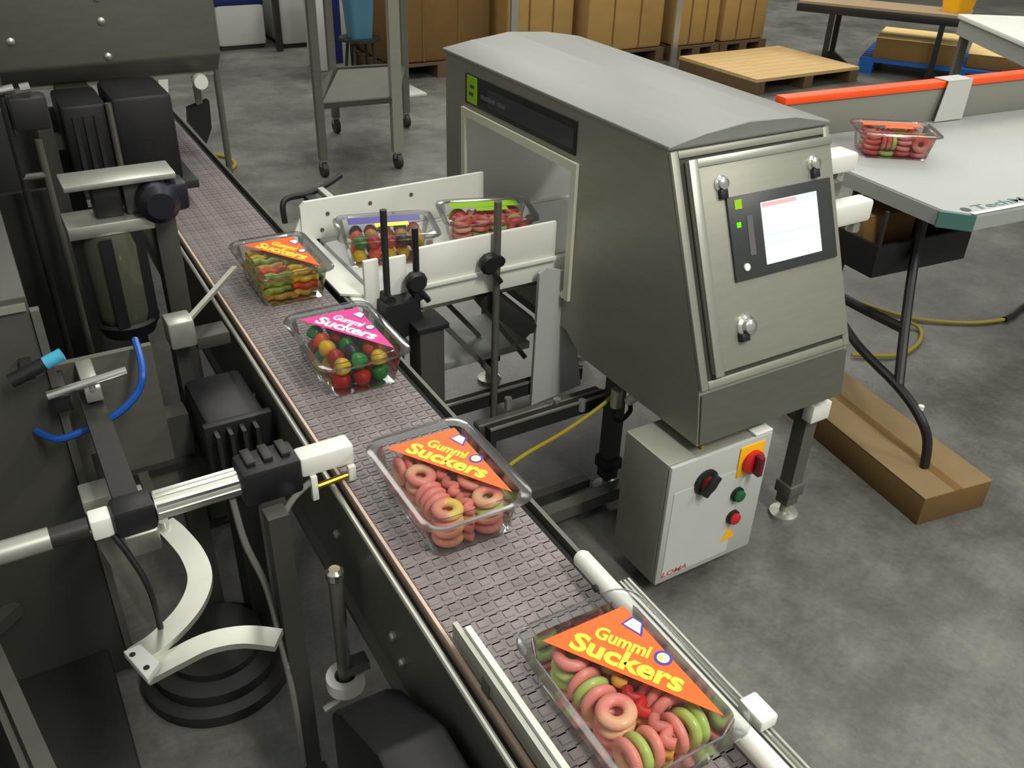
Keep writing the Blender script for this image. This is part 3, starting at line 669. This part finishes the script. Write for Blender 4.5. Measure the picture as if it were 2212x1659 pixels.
part('top_fold', B().box(.78, .91, .779, .852, T0 + .1515, T0 + .154), WRAP, ps)
make_tub((2.71, 1.945, .8012), .95, 'clear tub of red and green gummies lying on the grey packing table', PRINT_O, 'ring', 'gummy ring in the tub on the grey packing table', 'rings in the tub on the table', 31, None, PRINT_O, 'rrrg', True)

# carton under the table leg
LC = thing('long_carton', 'long brown carton on the floor under the bent table leg', 'carton', (2.29, 1.46, 0), math.radians(-9), local=True)
part('carton_body', B().box(-.13, .13, -.38, .42, 0, .096, .003), CARDS, LC)
part('flap', B().box(-.13, -.004, -.38, .42, .0962, .0995), CARDK, LC)
part('flap', B().box(.004, .13, -.38, .42, .0962, .0995), CARDK, LC)
part('tape', B().box(-.016, .016, -.381, .42, .0996, .1002), CARDD, LC)
bc = thing('brown_carton', 'brown carton in the black tray under the packing table', 'carton', (2.385, 1.43, .1), math.radians(-5), local=True)
part('carton_body', B().box(-.04, .20, .30, .47, .4422, .590, .003), CARDD, bc)
part('flap', B().box(-.04, .20, .30, .384, .5902, .5932), CARDD, bc)
part('flap', B().box(-.04, .20, .386, .47, .5902, .5932), CARDD, bc)
single('yellow_cable', B().tube([tuple(at(*p)) for p in ((1790, 640, .01), (1850, 652, .01), (1940, 680, .01), (2000, 692, .01), (2100, 697, .01), (2170, 690, .01))], .0075, 8), YCABLE, 'yellow cable lying straight across the floor behind the table leg', 'cable')
single('black_cable', B().tube([tuple(at(*p)) for p in ((2170, 690, .012), (2190, 680, .012), (2212, 662, .012), (2280, 630, .012))], .013, 8), BLACK, 'black cable end joined to the yellow floor cable', 'cable')
single('yellow_cable', B().tube([tuple(at(*p)) for p in ((1955, 690, .03), (1985, 708, .012), (1990, 728, .012), (1975, 750, .012), (1940, 766, .012), (1890, 768, .012), (1840, 766, .012))], .0075, 8), YCABLE, 'yellow cable looped on the floor near the bent table leg', 'cable')
single('yellow_cable', B().tube([tuple(at(*p)) for p in ((440, 332, .01), (470, 335, .01), (495, 342, .01), (508, 355, .01), (495, 368, .01), (470, 378, .01))], .011, 8), YCABLE, 'yellow cable curl on the floor beyond the belt conveyor', 'cable')

# ------------------------------------------------------------------ left machine: cabinet, printer, filter, sensors
CAB = thing('machine_cabinet', 'dark steel machine cabinet beside the belt conveyor', 'cabinet', (-.5, 2.2, 0))
part('side_panel', B().box(-1.3, .005, 1.66, 2.9, .02, .98, .004), DARK, CAB, 'dark grey panel')
part('panel_edge', B().box(.005, .020, 1.655, 1.675, .02, .95), STEELD, CAB)
part('upper_panel', B().box(-1.0, -.03, 1.70, 2.6, .98, 1.10, .006), DARKER, CAB)
part('trim_strip', B().box(-1.3, .0, 1.652, 1.66, .955, .968), ALU, CAB)
part('rear_panel', B().box(-1.3, .345, 3.0, 3.018, .02, .972), DARK, CAB)
part('lower_panel', B().box(.0055, .14, 2.60, 2.62, .02, .86), DARKER, CAB)
part('back_plate', B().box(.02, .20, 1.72, 1.735, .40, .80), STEELD, CAB, 'dull steel mounting plate')
part('column', B().box(.20, .245, 1.72, 1.77, .012, .62), DARK, CAB)
part('ledge', B().box(.02, .26, 1.70, 1.80, .50, .515), DARKER, CAB)
part('floor_shade_slab', B().box(-1.3, -.03, 1.18, 1.66, .005, .10, .004), DARKER, CAB)  # dark slab added over floor that lies in shadow
part('frame_bar', B().bar(at(-30, 1370, .30), at(120, 1710, .30), .030, .030), STEELD, CAB)
part('frame_bar', B().bar(at(-60, 1390, .285), at(75, 1710, .285), .012, .012), STEELD, CAB)
part('frame_arm', B().bar(at(-30, 1370, .30), Vector((-.17, 1.66, .30)), .03, .03), DARK, CAB)
part('hydraulic_base', B().lathe((.185, 1.575, 0), (0, 0, 1), [(.17, 0), (.17, .03), (.145, .04), (.145, .07), (.11, .08), (.11, .10), (.06, .105)], 36), DARKER, CAB, 'dark round stepped base')

PN = thing('hanging_post', 'dark square post with grey cables beside the conveyor frame', 'post', (.272, 1.17, 0))
part('post', B().box(.255, .290, 1.155, 1.190, .01, .735), DARK, PN)
part('post_base', B().box(.235, .31, 1.135, 1.21, 0, .01), DARKER, PN)
part('grey_cable', B().tube([(.22, 1.24, .735), (.225, 1.22, .65), (.245, 1.20, .55), (.25, 1.17, .42), (.252, 1.15, .30), (.25, 1.14, .12)], .006, 8), GCABLE, PN)
part('grey_cable', B().tube([(.355, 1.23, .73), (.31, 1.215, .71), (.275, 1.20, .66), (.268, 1.195, .58), (.262, 1.194, .48), (.252, 1.16, .38)], .006, 8), GCABLE, PN)

RA = thing('sensor_rod', 'silver and black sensor rod reaching over the belt edge', 'sensor rod', (.1, 1.25, .70))
def xcyl(x0, x1, r, m, name, parent, label=None, z=.757, y=1.25, seg=20): return part(name, B().cyl((x0, y, z), (x1, y, z), r, seg), m, parent, label)
xcyl(-.65, .0, .0165, DARKER, 'long_tube', RA, 'dark tube'); xcyl(-.65, -.055, .0185, ALU, 'tube_sleeve', RA, 'pale metal sleeve')
part('nut_block', B().box(.002, .034, 1.232, 1.268, .738, .776, .004), WHITE, RA)
part('collar', B().box(.034, .100, 1.224, 1.276, .730, .784, .010), BLACK, RA)
cy = xcyl(.100, .236, .0225, ALU, 'barrel', RA, 'ribbed aluminium barrel')
for k in range(6):
    a = math.radians(-20 + 40 * k)
    part('rib', B().bar((.102, 1.25 + .0225 * math.cos(a), .757 + .0225 * math.sin(a)), (.234, 1.25 + .0225 * math.cos(a), .757 + .0225 * math.sin(a)), .006, .006), CHROME, cy)
cl = part('clamp', B().box(.236, .338, 1.215, 1.285, .722, .792, .008), BLACK, RA, 'black plastic clamp')
for k in range(3):
    part('clamp_fin', B().box(.250 + k * .030, .266 + k * .030, 1.235, 1.28, .792, .800, .002), DARKER, cl)
hd = part('sensor_head', B().box(.338, .436, 1.226, 1.268, .742, .782, .006), WHITE, RA, 'white sensor head')
part('prong', B().box(.352, .364, 1.222, 1.234, .690, .742, .002), WHITE, hd)
part('prong', B().box(.420, .434, 1.218, 1.230, .712, .742, .002), WHITE, hd)
part('brass_bar', B().cyl((.364, 1.226, .717), (.425, 1.226, .722), .006, 10), BRASS, hd)
part('rod_support', B().box(.045, .085, 1.276, 1.66, .73, .765), DARKER, RA)
part('cable_drop', B().tube([(.03, 1.235, .74), (.045, 1.22, .70), (.06, 1.20, .64), (.062, 1.19, .56), (.058, 1.185, .48)], .005, 8), BLACK, RA)

YB = thing('curved_bracket', 'pale aluminium bracket of two curved flat arms joined at a drilled tip', 'bracket', (.1, 1.2, .54))
arm = part('arm', B().strip([(.012, 1.150, .545), (.060, 1.170, .545), (.115, 1.215, .545), (.148, 1.275, .545), (.152, 1.345, .545), (.138, 1.420, .545), (.125, 1.46, .545)], .042, .012), ALU, YB)
part('bolt', B().cyl((.125, 1.452, .557), (.125, 1.452, .569), .010, 12), CHROME, arm)
arm2 = part('arm', B().strip([(.018, 1.118, .533), (.070, 1.128, .533), (.125, 1.135, .533), (.180, 1.120, .533), (.228, 1.085, .533)], .040, .012), ALU, YB)
part('tip_plate', B().prism([(-.002, 1.165), (.025, 1.168), (.045, 1.115), (.020, 1.088)], lambda a, c, t: (a, c, t), .545, .560, .002), GREYP, YB)
for p in ((.010, 1.150), (.024, 1.112)):
    part('drill_hole', B().cyl((p[0], p[1], .5602), (p[0], p[1], .5610), .005, 10), BLACK, YB)
part('hanger', B().box(.115, .135, 1.447, 1.66, .5325, .545), DARK, YB)

TPb = thing('tapered_bracket', 'tapered grey plate hanging below the silver sensor rod', 'bracket', (.05, 1.26, .50))
part('plate', B().prism([(.000, .727), (.040, .727), (.060, .62), (.060, .50), (.048, .50), (.030, .58)], lambda a, c, t: (a, t, c), 1.272, 1.280), STEELD, TPb)

BLK = thing('clamp_blocks', 'stacked pale aluminium clamp blocks above the sensor rod collar', 'clamp', (.055, 1.45, .56))
part('block', B().box(.000, .085, 1.44, 1.50, .640, .668, .003), ALU, BLK)
part('block', B().box(.005, .105, 1.42, 1.50, .600, .632, .003), ALU, BLK)
part('block', B().box(.020, .110, 1.40, 1.50, .545, .592, .004), ALU, BLK)
part('block_stem', B().box(.04, .07, 1.50, 1.66, .59, .62), DARKER, BLK)

FT = thing('air_filter', 'black air filter with a clear bowl beside the belt', 'air filter', (.21, 2.1, .62))
part('top_plate', B().box(.130, .365, 2.06, 2.16, 1.020, 1.034, .003), ALU, FT, 'pale metal top plate')
part('regulator_block', B().box(.185, .245, 2.08, 2.14, .945, 1.02, .006), BLACK, FT)
part('regulator_body', B().box(.250, .300, 2.08, 2.14, .945, 1.02, .006), DARK, FT)
part('middle_plate', B().box(.118, .300, 2.05, 2.16, .915, .945, .004), ALU, FT, 'pale metal middle plate')
bw = part('bowl', B().lathe((.205, 2.10, .915), (0, 0, -1), [(.060, 0), (.066, .03), (.064, .20), (.050, .25), (.030, .27)], 26), GLASSB, FT, 'murky filter bowl')
gd = B()
for k in range(5):
    a = math.radians(190 + 85 * k / 1.3)
    gd.bar((.205 + .070 * math.cos(a), 2.10 + .070 * math.sin(a), .915), (.205 + .068 * math.cos(a), 2.10 + .068 * math.sin(a), .69), .026, .006)
part('bowl_guard', gd, BLACK, bw, 'black bowl guard')
part('guard_ring', B().lathe((.205, 2.10, .66), (0, 0, 1), [(.050, 0), (.060, -.004), (.074, .03), (.066, .036), (.050, 0)], 26), BLACK, bw)
act = part('actuator', B().lathe((.315, 2.02, .975), (0, 1, 0), [(.03, 0), (.045, .015), (.045, .10), (.03, .115)], 20), NAVY, FT, 'dark blue round actuator')
part('actuator_body', B().box(.285, .385, 2.05, 2.13, .945, 1.012, .012), NAVY, FT)
part('mount_column', B().box(.305, .355, 2.10, 2.16, .012, .945, .003), DARK, FT)
part('mount_foot', B().box(.285, .375, 2.08, 2.18, 0, .012), DARKER, FT)

LB = thing('belt_sensor', 'pale square sensor with a thin metal arm pointing at the belt', 'sensor', (.28, 1.8, .70))
part('sensor_body', B().box(.245, .300, 1.775, 1.835, .745, .808, .006), ALU, LB)
part('sensor_arm', B().bar((.295, 1.80, .80), (.450, 1.995, .81), .012, .008), ALU, LB)
part('sensor_mount', B().box(.300, .372, 1.79, 1.85, .725, .755, .003), DARK, LB)
part('sensor_bracket', B().box(.26, .29, 1.835, 1.90, .50, .77), DARK, LB)
MT = thing('shadow_black_motor', 'box motor in shadow black under the conveyor beside the sensor', 'motor', (.31, 1.72, .44))  # full black stands in for the shadow gap beside the conveyor
part('motor_body', B().box(.255, .378, 1.58, 1.785, .50, .665, .012), BLACK, MT)
part('motor_flange', B().box(.245, .385, 1.56, 1.58, .49, .675, .003), BLACK, MT)
for k in range(4): part('cooling_fin', B().box(.262 + k * .026, .270 + k * .026, 1.53, 1.56, .52, .665), DARKER, MT)
part('motor_stand', B().box(.29, .34, 1.62, 1.72, 0, .50), DARKER, MT)

PV = thing('pneumatic_valve', 'black pneumatic fitting with a cyan sleeve on the cabinet panel', 'valve', (.0, 1.6, .84))
part('valve_body', B().cyl((-.055, 1.60, .852), (.005, 1.60, .872), .013, 14), BLACK, PV)
part('sleeve', B().cyl((-.004, 1.60, .869), (.036, 1.60, .883), .012, 14), CYAN, PV, 'cyan sleeve')
part('valve_lug', B().box(-.035, -.015, 1.60, 1.662, .845, .862), DARKER, PV)
SR = thing('steel_slide_rod', 'bright steel slide rod in front of the cabinet', 'rod', (.06, 1.6, .80))
part('rod', B().cyl((-.006, 1.60, .806), (.134, 1.60, .822), .0085, 14), CHROME, SR)
part('rod_block', B().box(.055, .085, 1.60, 1.722, .77, .80, .003), ALU, SR)
part('rod_block', B().box(.0, .03, 1.615, 1.722, .755, .79, .003), BLACK, SR)
part('rod_pin', B().cyl((.07, 1.60, .797), (.07, 1.60, .812), .006, 10), ALU, SR)
single('air_hose', B().tube([(.172, 1.715, .822), (.164, 1.62, .806), (.145, 1.60, .770), (.10, 1.59, .740), (.04, 1.59, .722), (-.01, 1.60, .712), (-.04, 1.655, .706)], .0072, 8), BLUEH, 'bright blue air hose curving along the machine cabinet', 'hose')

# label printer over the belt and its steel hood
PR = thing('label_printer', 'black two-block label printer over the belt below the steel hood', 'printer', (.36, 2.85, .76))
part('printer_block', B().box(.215, .335, 2.76, 2.98, .80, 1.03, .010), BLACK, PR)
part('printer_block', B().box(.345, .510, 2.74, 2.98, .79, 1.045, .014), BLACK, PR)
part('roller_bar', B().cyl((.340, 2.752, .80), (.340, 2.752, 1.03), .010, 10), STEELD, PR)
part('bottom_plate', B().box(.225, .545, 2.72, 3.0, .765, .79, .003), DARKER, PR)
part('plate_lip', B().box(.225, .330, 2.70, 2.72, .760, .775), ALU, PR)
for k in range(3): part('vent_slat', B().box(.240 + k * .028, .252 + k * .028, 2.752, 2.76, .83, 1.0), DARKER, PR)
part('printer_arm', B().box(.24, .33, 2.98, 3.12, .98, 1.019), DARK, PR)
part('printer_column', B().box(.15, .19, 2.80, 2.86, 0, 1.05), DARK, PR)
part('column_arm', B().box(.19, .215, 2.81, 2.85, .90, .94), DARK, PR)

HD = thing('steel_hood', 'large stainless steel hood over the far end of the conveyor', 'hood', (.3, 3.5, 0))
part('hood_shell', B().prism([(3.08, 1.02), (3.02, 1.08), (3.02, 1.85), (3.9, 1.85), (3.9, 1.02)], lambda a, c, t: (t, a, c), -.02, .735, .008), STEELD, HD, 'brushed hood shell')
for x, z in ((.40, 1.20), (.40, 1.265), (.40, 1.10), (.15, 1.16), (.70, 1.3)):
    part('rivet', B().lathe((x, 3.02, z), (0, -1, 0), [(.011, 0), (.011, .004), (.005, .008)], 12), ALU, HD)
part('bottom_flange', B().box(.0, .72, 3.09, 3.14, 1.005, 1.02), STEEL, HD)
for x in (-.005, .742):
    lg = part('post', B().cyl((x, 3.15, 0), (x, 3.15, 1.02), .011, 12), STEELD, HD)
    part('post_foot', B().cyl((x, 3.15, 0), (x, 3.15, .01), .035, 14), DARKER, lg)
part('knob', B().lathe((.665, 3.07, .995), (0, -1, 0), [(.022, 0), (.026, .01), (.022, .03)], 16), WHITE, HD, 'white round knob')
part('bracket', B().bar((.56, 3.10, 1.01), (.545, 3.08, .93), .03, .012), ALU, HD)
part('black_wedge', B().prism([(.625, .90), (.695, .92), (.69, .83), (.665, .78), (.62, .85)], lambda a, c, t: (a, t, c), 3.10, 3.14), BLACK, HD, 'black wedge-shaped deflector')
part('wedge_stem', B().box(.655, .675, 3.11, 3.13, .90, 1.02), STEELD, HD)
LT = thing('frame_uprights', 'thin dark uprights and bars at the cabinet corner', 'frame', (.06, 2.5, 0))
part('upright', B().cyl((.075, 2.5, 0), (.075, 2.5, 1.38), .009, 10), DARKER, LT)
part('upright', B().cyl((.130, 2.5, 0), (.130, 2.5, 1.02), .009, 10), STEELD, LT)
part('cross_bar', B().cyl((.03, 2.49, 1.14), (.105, 2.49, 1.15), .011, 12), CHROME, LT, 'bright short bar')
part('cross_bar', B().cyl((.075, 2.5, .93), (.130, 2.5, .93), .009, 10), STEELD, LT)
part('end_nut', B().cyl((.118, 2.49, 1.148), (.14, 2.49, 1.15), .012, 10), CHROME, LT)
part('valve_block', B().box(.085, .165, 2.47, 2.53, 1.05, 1.13, .006), DARKER, LT)

# ------------------------------------------------------------------ background: cartons on pallets
def gaylord(x0, x1, y0, y1, h, label, m, seed):
    rnd = random.Random(seed)
    t = thing('bulk_carton', label, 'carton', ((x0 + x1) / 2, (y0 + y1) / 2, .12))
    part('carton_wall', B().box(x0 + .02, x1 - .02, y0 + .02, y1 - .02, .121, h, .03), m, t)
    w = (x1 - x0)
    for k in range(1, 3):
        part('fold_seam', B().box(x0 + w * k / 3 - .006, x0 + w * k / 3 + .006, y0 + .014, y0 + .02, .13, h - .02), CARDD, t)
    p = thing('wooden_pallet', 'wooden pallet under the ' + label.replace(' standing', ''), 'pallet', ((x0 + x1) / 2, (y0 + y1) / 2, 0))
    n = 7
    for k in range(n):
        a = y0 + (y1 - y0 - .09) * k / (n - 1); part('plank', B().box(x0, x1, a, a + .09, .10, .12), WOODD, p, None, 0)
    for x in (x0, (x0 + x1) / 2 - .045, x1 - .09): part('stringer', B().box(x, x + .09, y0, y1, 0, .10), WOODD, p, None, 0)
gaylord(2.93, 3.88, 6.75, 7.8, 1.1, 'dark brown bulk carton standing behind the steel shelf cart', CARDD, 1)  # darker brown than the rest of the row
gaylord(3.92, 4.62, 6.62, 7.7, 1.05, 'tan bulk carton standing second in the pallet row', CARD, 2)
gaylord(4.66, 5.52, 6.52, 7.6, 1.1, 'wide tan bulk carton standing third in the pallet row', CARD, 3)
gaylord(5.58, 6.12, 6.46, 7.4, 1.05, 'tan bulk carton with dark seams standing beside the row end', CARD, 4)
gaylord(6.14, 6.72, 6.46, 7.4, 1.05, 'tan bulk carton standing at the open end of the pallet row', CARD, 5)
for i, (px, Y) in enumerate(((1110, 6.40), (1440, 6.36))):
    x = 3.86 if i == 0 else 5.50
    single('corner_post', B().box(x - .03, x + .03, Y - .012, Y + .012, .0, 1.2), ALU, ('pale metal corner post between the dark and tan cartons' if i == 0 else 'pale metal corner post between the wide carton and the seamed carton'), 'post')
# flat pallet on the floor
FP = thing('wooden_pallet', 'empty pale wooden pallet lying on the floor behind the detector', 'pallet', (5.97, 5.66, 0))
for k in range(9):
    a = 5.20 + k * .105; part('plank', B().box(5.38, 6.56, a, a + .101, .10, .125), WOOD, FP, None, 0)
for x in (5.38, 5.92, 6.46): part('stringer', B().box(x, x + .10, 5.2, 6.13, 0, .10), WOODD, FP, None, 0)

# steel shelf cart
RK = thing('shelf_cart', 'grey steel shelf cart with open lower shelf', 'cart', (2.1, 5.2, 0))
PA, PB, PC, PD = Vector((1.665, 4.82, 0)), Vector((2.11, 4.78, 0)), Vector((2.05, 5.62, 0)), Vector((2.52, 5.55, 0))
for i, p in enumerate((PA, PB, PC, PD)):
    w = .022 if i != 1 else .032
    lg = part('post', B().box(p.x - w, p.x + w, p.y - .02, p.y + .02, .10, 1.6), STEELD if i != 1 else STEEL, RK)
    wh = part('caster', B().cyl((p.x - .015, p.y, .045), (p.x + .015, p.y, .045), .045, 16), DARKER, lg)
    part('caster_fork', B().box(p.x - .02, p.x + .02, p.y - .012, p.y + .012, .06, .10), STEEL, lg)
for a, c in ((PA, PB), (PB, PD), (PD, PC), (PC, PA)):
    part('shelf_bar', B().bar(a + Vector((0, 0, .40)), c + Vector((0, 0, .40)), .03, .03), DARK, RK)
    part('top_bar', B().bar(a + Vector((0, 0, 1.5)), c + Vector((0, 0, 1.5)), .03, .03), DARK, RK)
part('shelf', B().prism([(PA.x + .03, PA.y + .03), (PB.x - .03, PB.y + .03), (PD.x - .03, PD.y - .03), (PC.x + .03, PC.y - .03)], lambda a, c, t: (a, c, t), .395, .405), STEELD, RK)
# far background
def panel(x0, x1, y, h, label):
    t = thing('wrapped_load', label, 'pallet load', ((x0 + x1) / 2, y + .4, 0))
    part('load_body', B().box(x0, x1, y, y + .8, .03, h, .03), WRAP, t)
    part('skid', B().box(x0 + .02, x1 - .02, y + .02, y + .78, 0, .03), DARKER, t)
    part('blue_band', B().box(x0 - .004, x1 + .004, y - .004, y + .804, h - .16, h - .05, .02), NAVYP, t)
panel(2.04, 2.47, 8.4, .52, 'white wrapped load with navy band on the far floor beside the dark post')
panel(2.58, 2.90, 8.3, .62, 'tall white wrapped load behind the shelf cart post')
single('dark_post', B().box(2.50, 2.55, 8.2, 8.25, 0, 1.2), DARKER, 'dark post between the two white wrapped loads', 'post')
WB = thing('blue_striped_bin', 'white bin with a navy stripe behind the shelf cart', 'bin', (2.95, 7.4, 0))
part('bin_body', B().box(2.56, 2.84, 7.3, 7.6, 0, .62, .02), WRAP, WB)
part('navy_stripe', B().box(2.68, 2.76, 7.292, 7.3, .06, .60), NAVYP, WB)
TB = thing('teal_bin', 'teal plastic bin standing on a dark stool behind the shelf cart', 'bin', (2.70, 6.75, .3602), local=True)
part('bin_body', B().loft([rr(.16, .16, .03, .0), rr(.20, .20, .03, .30)]), TEALP, TB)
ST = thing('dark_stool', 'dark stool with thin legs under the teal bin', 'stool', (2.70, 6.75, 0))
part('stool_top', B().cyl((2.70, 6.75, .34), (2.70, 6.75, .36), .16, 18), DARKER, ST)
for dx, dy in ((-.1, -.1), (.1, -.1), (.1, .1), (-.1, .1)): part('leg', B().cyl((2.70 + dx * .7, 6.75 + dy * .7, .34), (2.70 + dx, 6.75 + dy, 0), .013, 8), DARKER, ST)
single('white_sheet', B().box(2.62, 3.02, 6.25, 6.55, 0, .02, .004), WRAP, 'white flat board lying on the floor behind the shelf cart', 'board')
# low dark bench, blue pallet with cartons, white table (top right)
RB = math.radians(-58)
BN = thing('dark_bench', 'low bench with dark frame and tan top on black legs', 'bench', (6.48, 5.87, 0), RB, local=True)
part('bench_frame', B().box(-.05, 1.35, 0, .45, .465, .53, .004), BLACK, BN)
part('bench_top', B().box(-.04, 1.34, .01, .44, .53, .55), mat('tan_top', (150, 128, 98), .6, 0, .1, 5), BN)
for u in (.26, 1.15):
    for v in ((.025, .425) if u < 1 else (.025,)):
        lg = part('leg', B().box(u - .022, u + .022, v - .022, v + .022, .03, .465), BLACK, BN)
        part('leg_foot', B().prism([(-.06, 0), (.16, 0), (.03, .09), (-.03, .09)], lambda a, c, t: (u + a, t, c), v - .02, v + .03), BLACK, lg)
BP = thing('blue_pallet', 'blue plastic pallet under flat brown cartons', 'pallet', (6.885, 5.413, 0), RB, local=True)
for k in range(8): part('deck_slat', B().box(-.05, 1.55, .0 + k * .11, .085 + k * .11, .10, .13), BLUEP, BP, None, 0)
for u in (-.05, .7, 1.43): part('pallet_foot', B().box(u, u + .12, 0, .85, 0, .10), BLUEP, BP, None, 0)
for k, (u0, u1, v0, v1, h, l) in enumerate(((.05, .72, .03, .62, .30, 'flat brown carton on the blue pallet, its side toward the bench leg'), (.80, 1.50, .10, .78, .24, 'flat brown carton on the blue pallet beside the white table'))):
    c = thing('flat_carton', l, 'carton', (6.885, 5.413, .1302), RB, local=True)
    part('carton_body', B().box(u0, u1, v0, v1, 0, h - .13, .004), CARDD, c)
    part('lid', B().box(u0 - .005, u1 + .005, v0 - .005, (v0 + v1) / 2 - .004, h - .1298, h - .124), CARDL, c)
    part('lid', B().box(u0 - .005, u1 + .005, (v0 + v1) / 2 + .004, v1 + .005, h - .1298, h - .124), CARDL, c)
WT = thing('white_table', 'white table with grey apron beyond the packing table', 'table', (5.99, 4.04, 0), math.radians(-122.4), local=True)
part('table_top', B().box(0, 1.4, 0, 1.2, .72, .75, .006), WHITE, WT)
part('apron', B().box(.015, 1.385, .015, 1.185, .62, .72), TABLEE, WT)
for u in (.06, 1.34):
    for v in (.06, 1.14): part('leg', B().box(u - .025, u + .025, v - .025, v + .025, 0, .62), STEELD, WT)
single('yellow_crate', B().loft([rr(.20, .15, .02, 0), rr(.24, .19, .02, .13)]), YELLOW, 'yellow plastic crate on the low dark bench', 'crate')
bpy.data.objects['yellow_crate'].location = (7.36, 4.985, .5502)
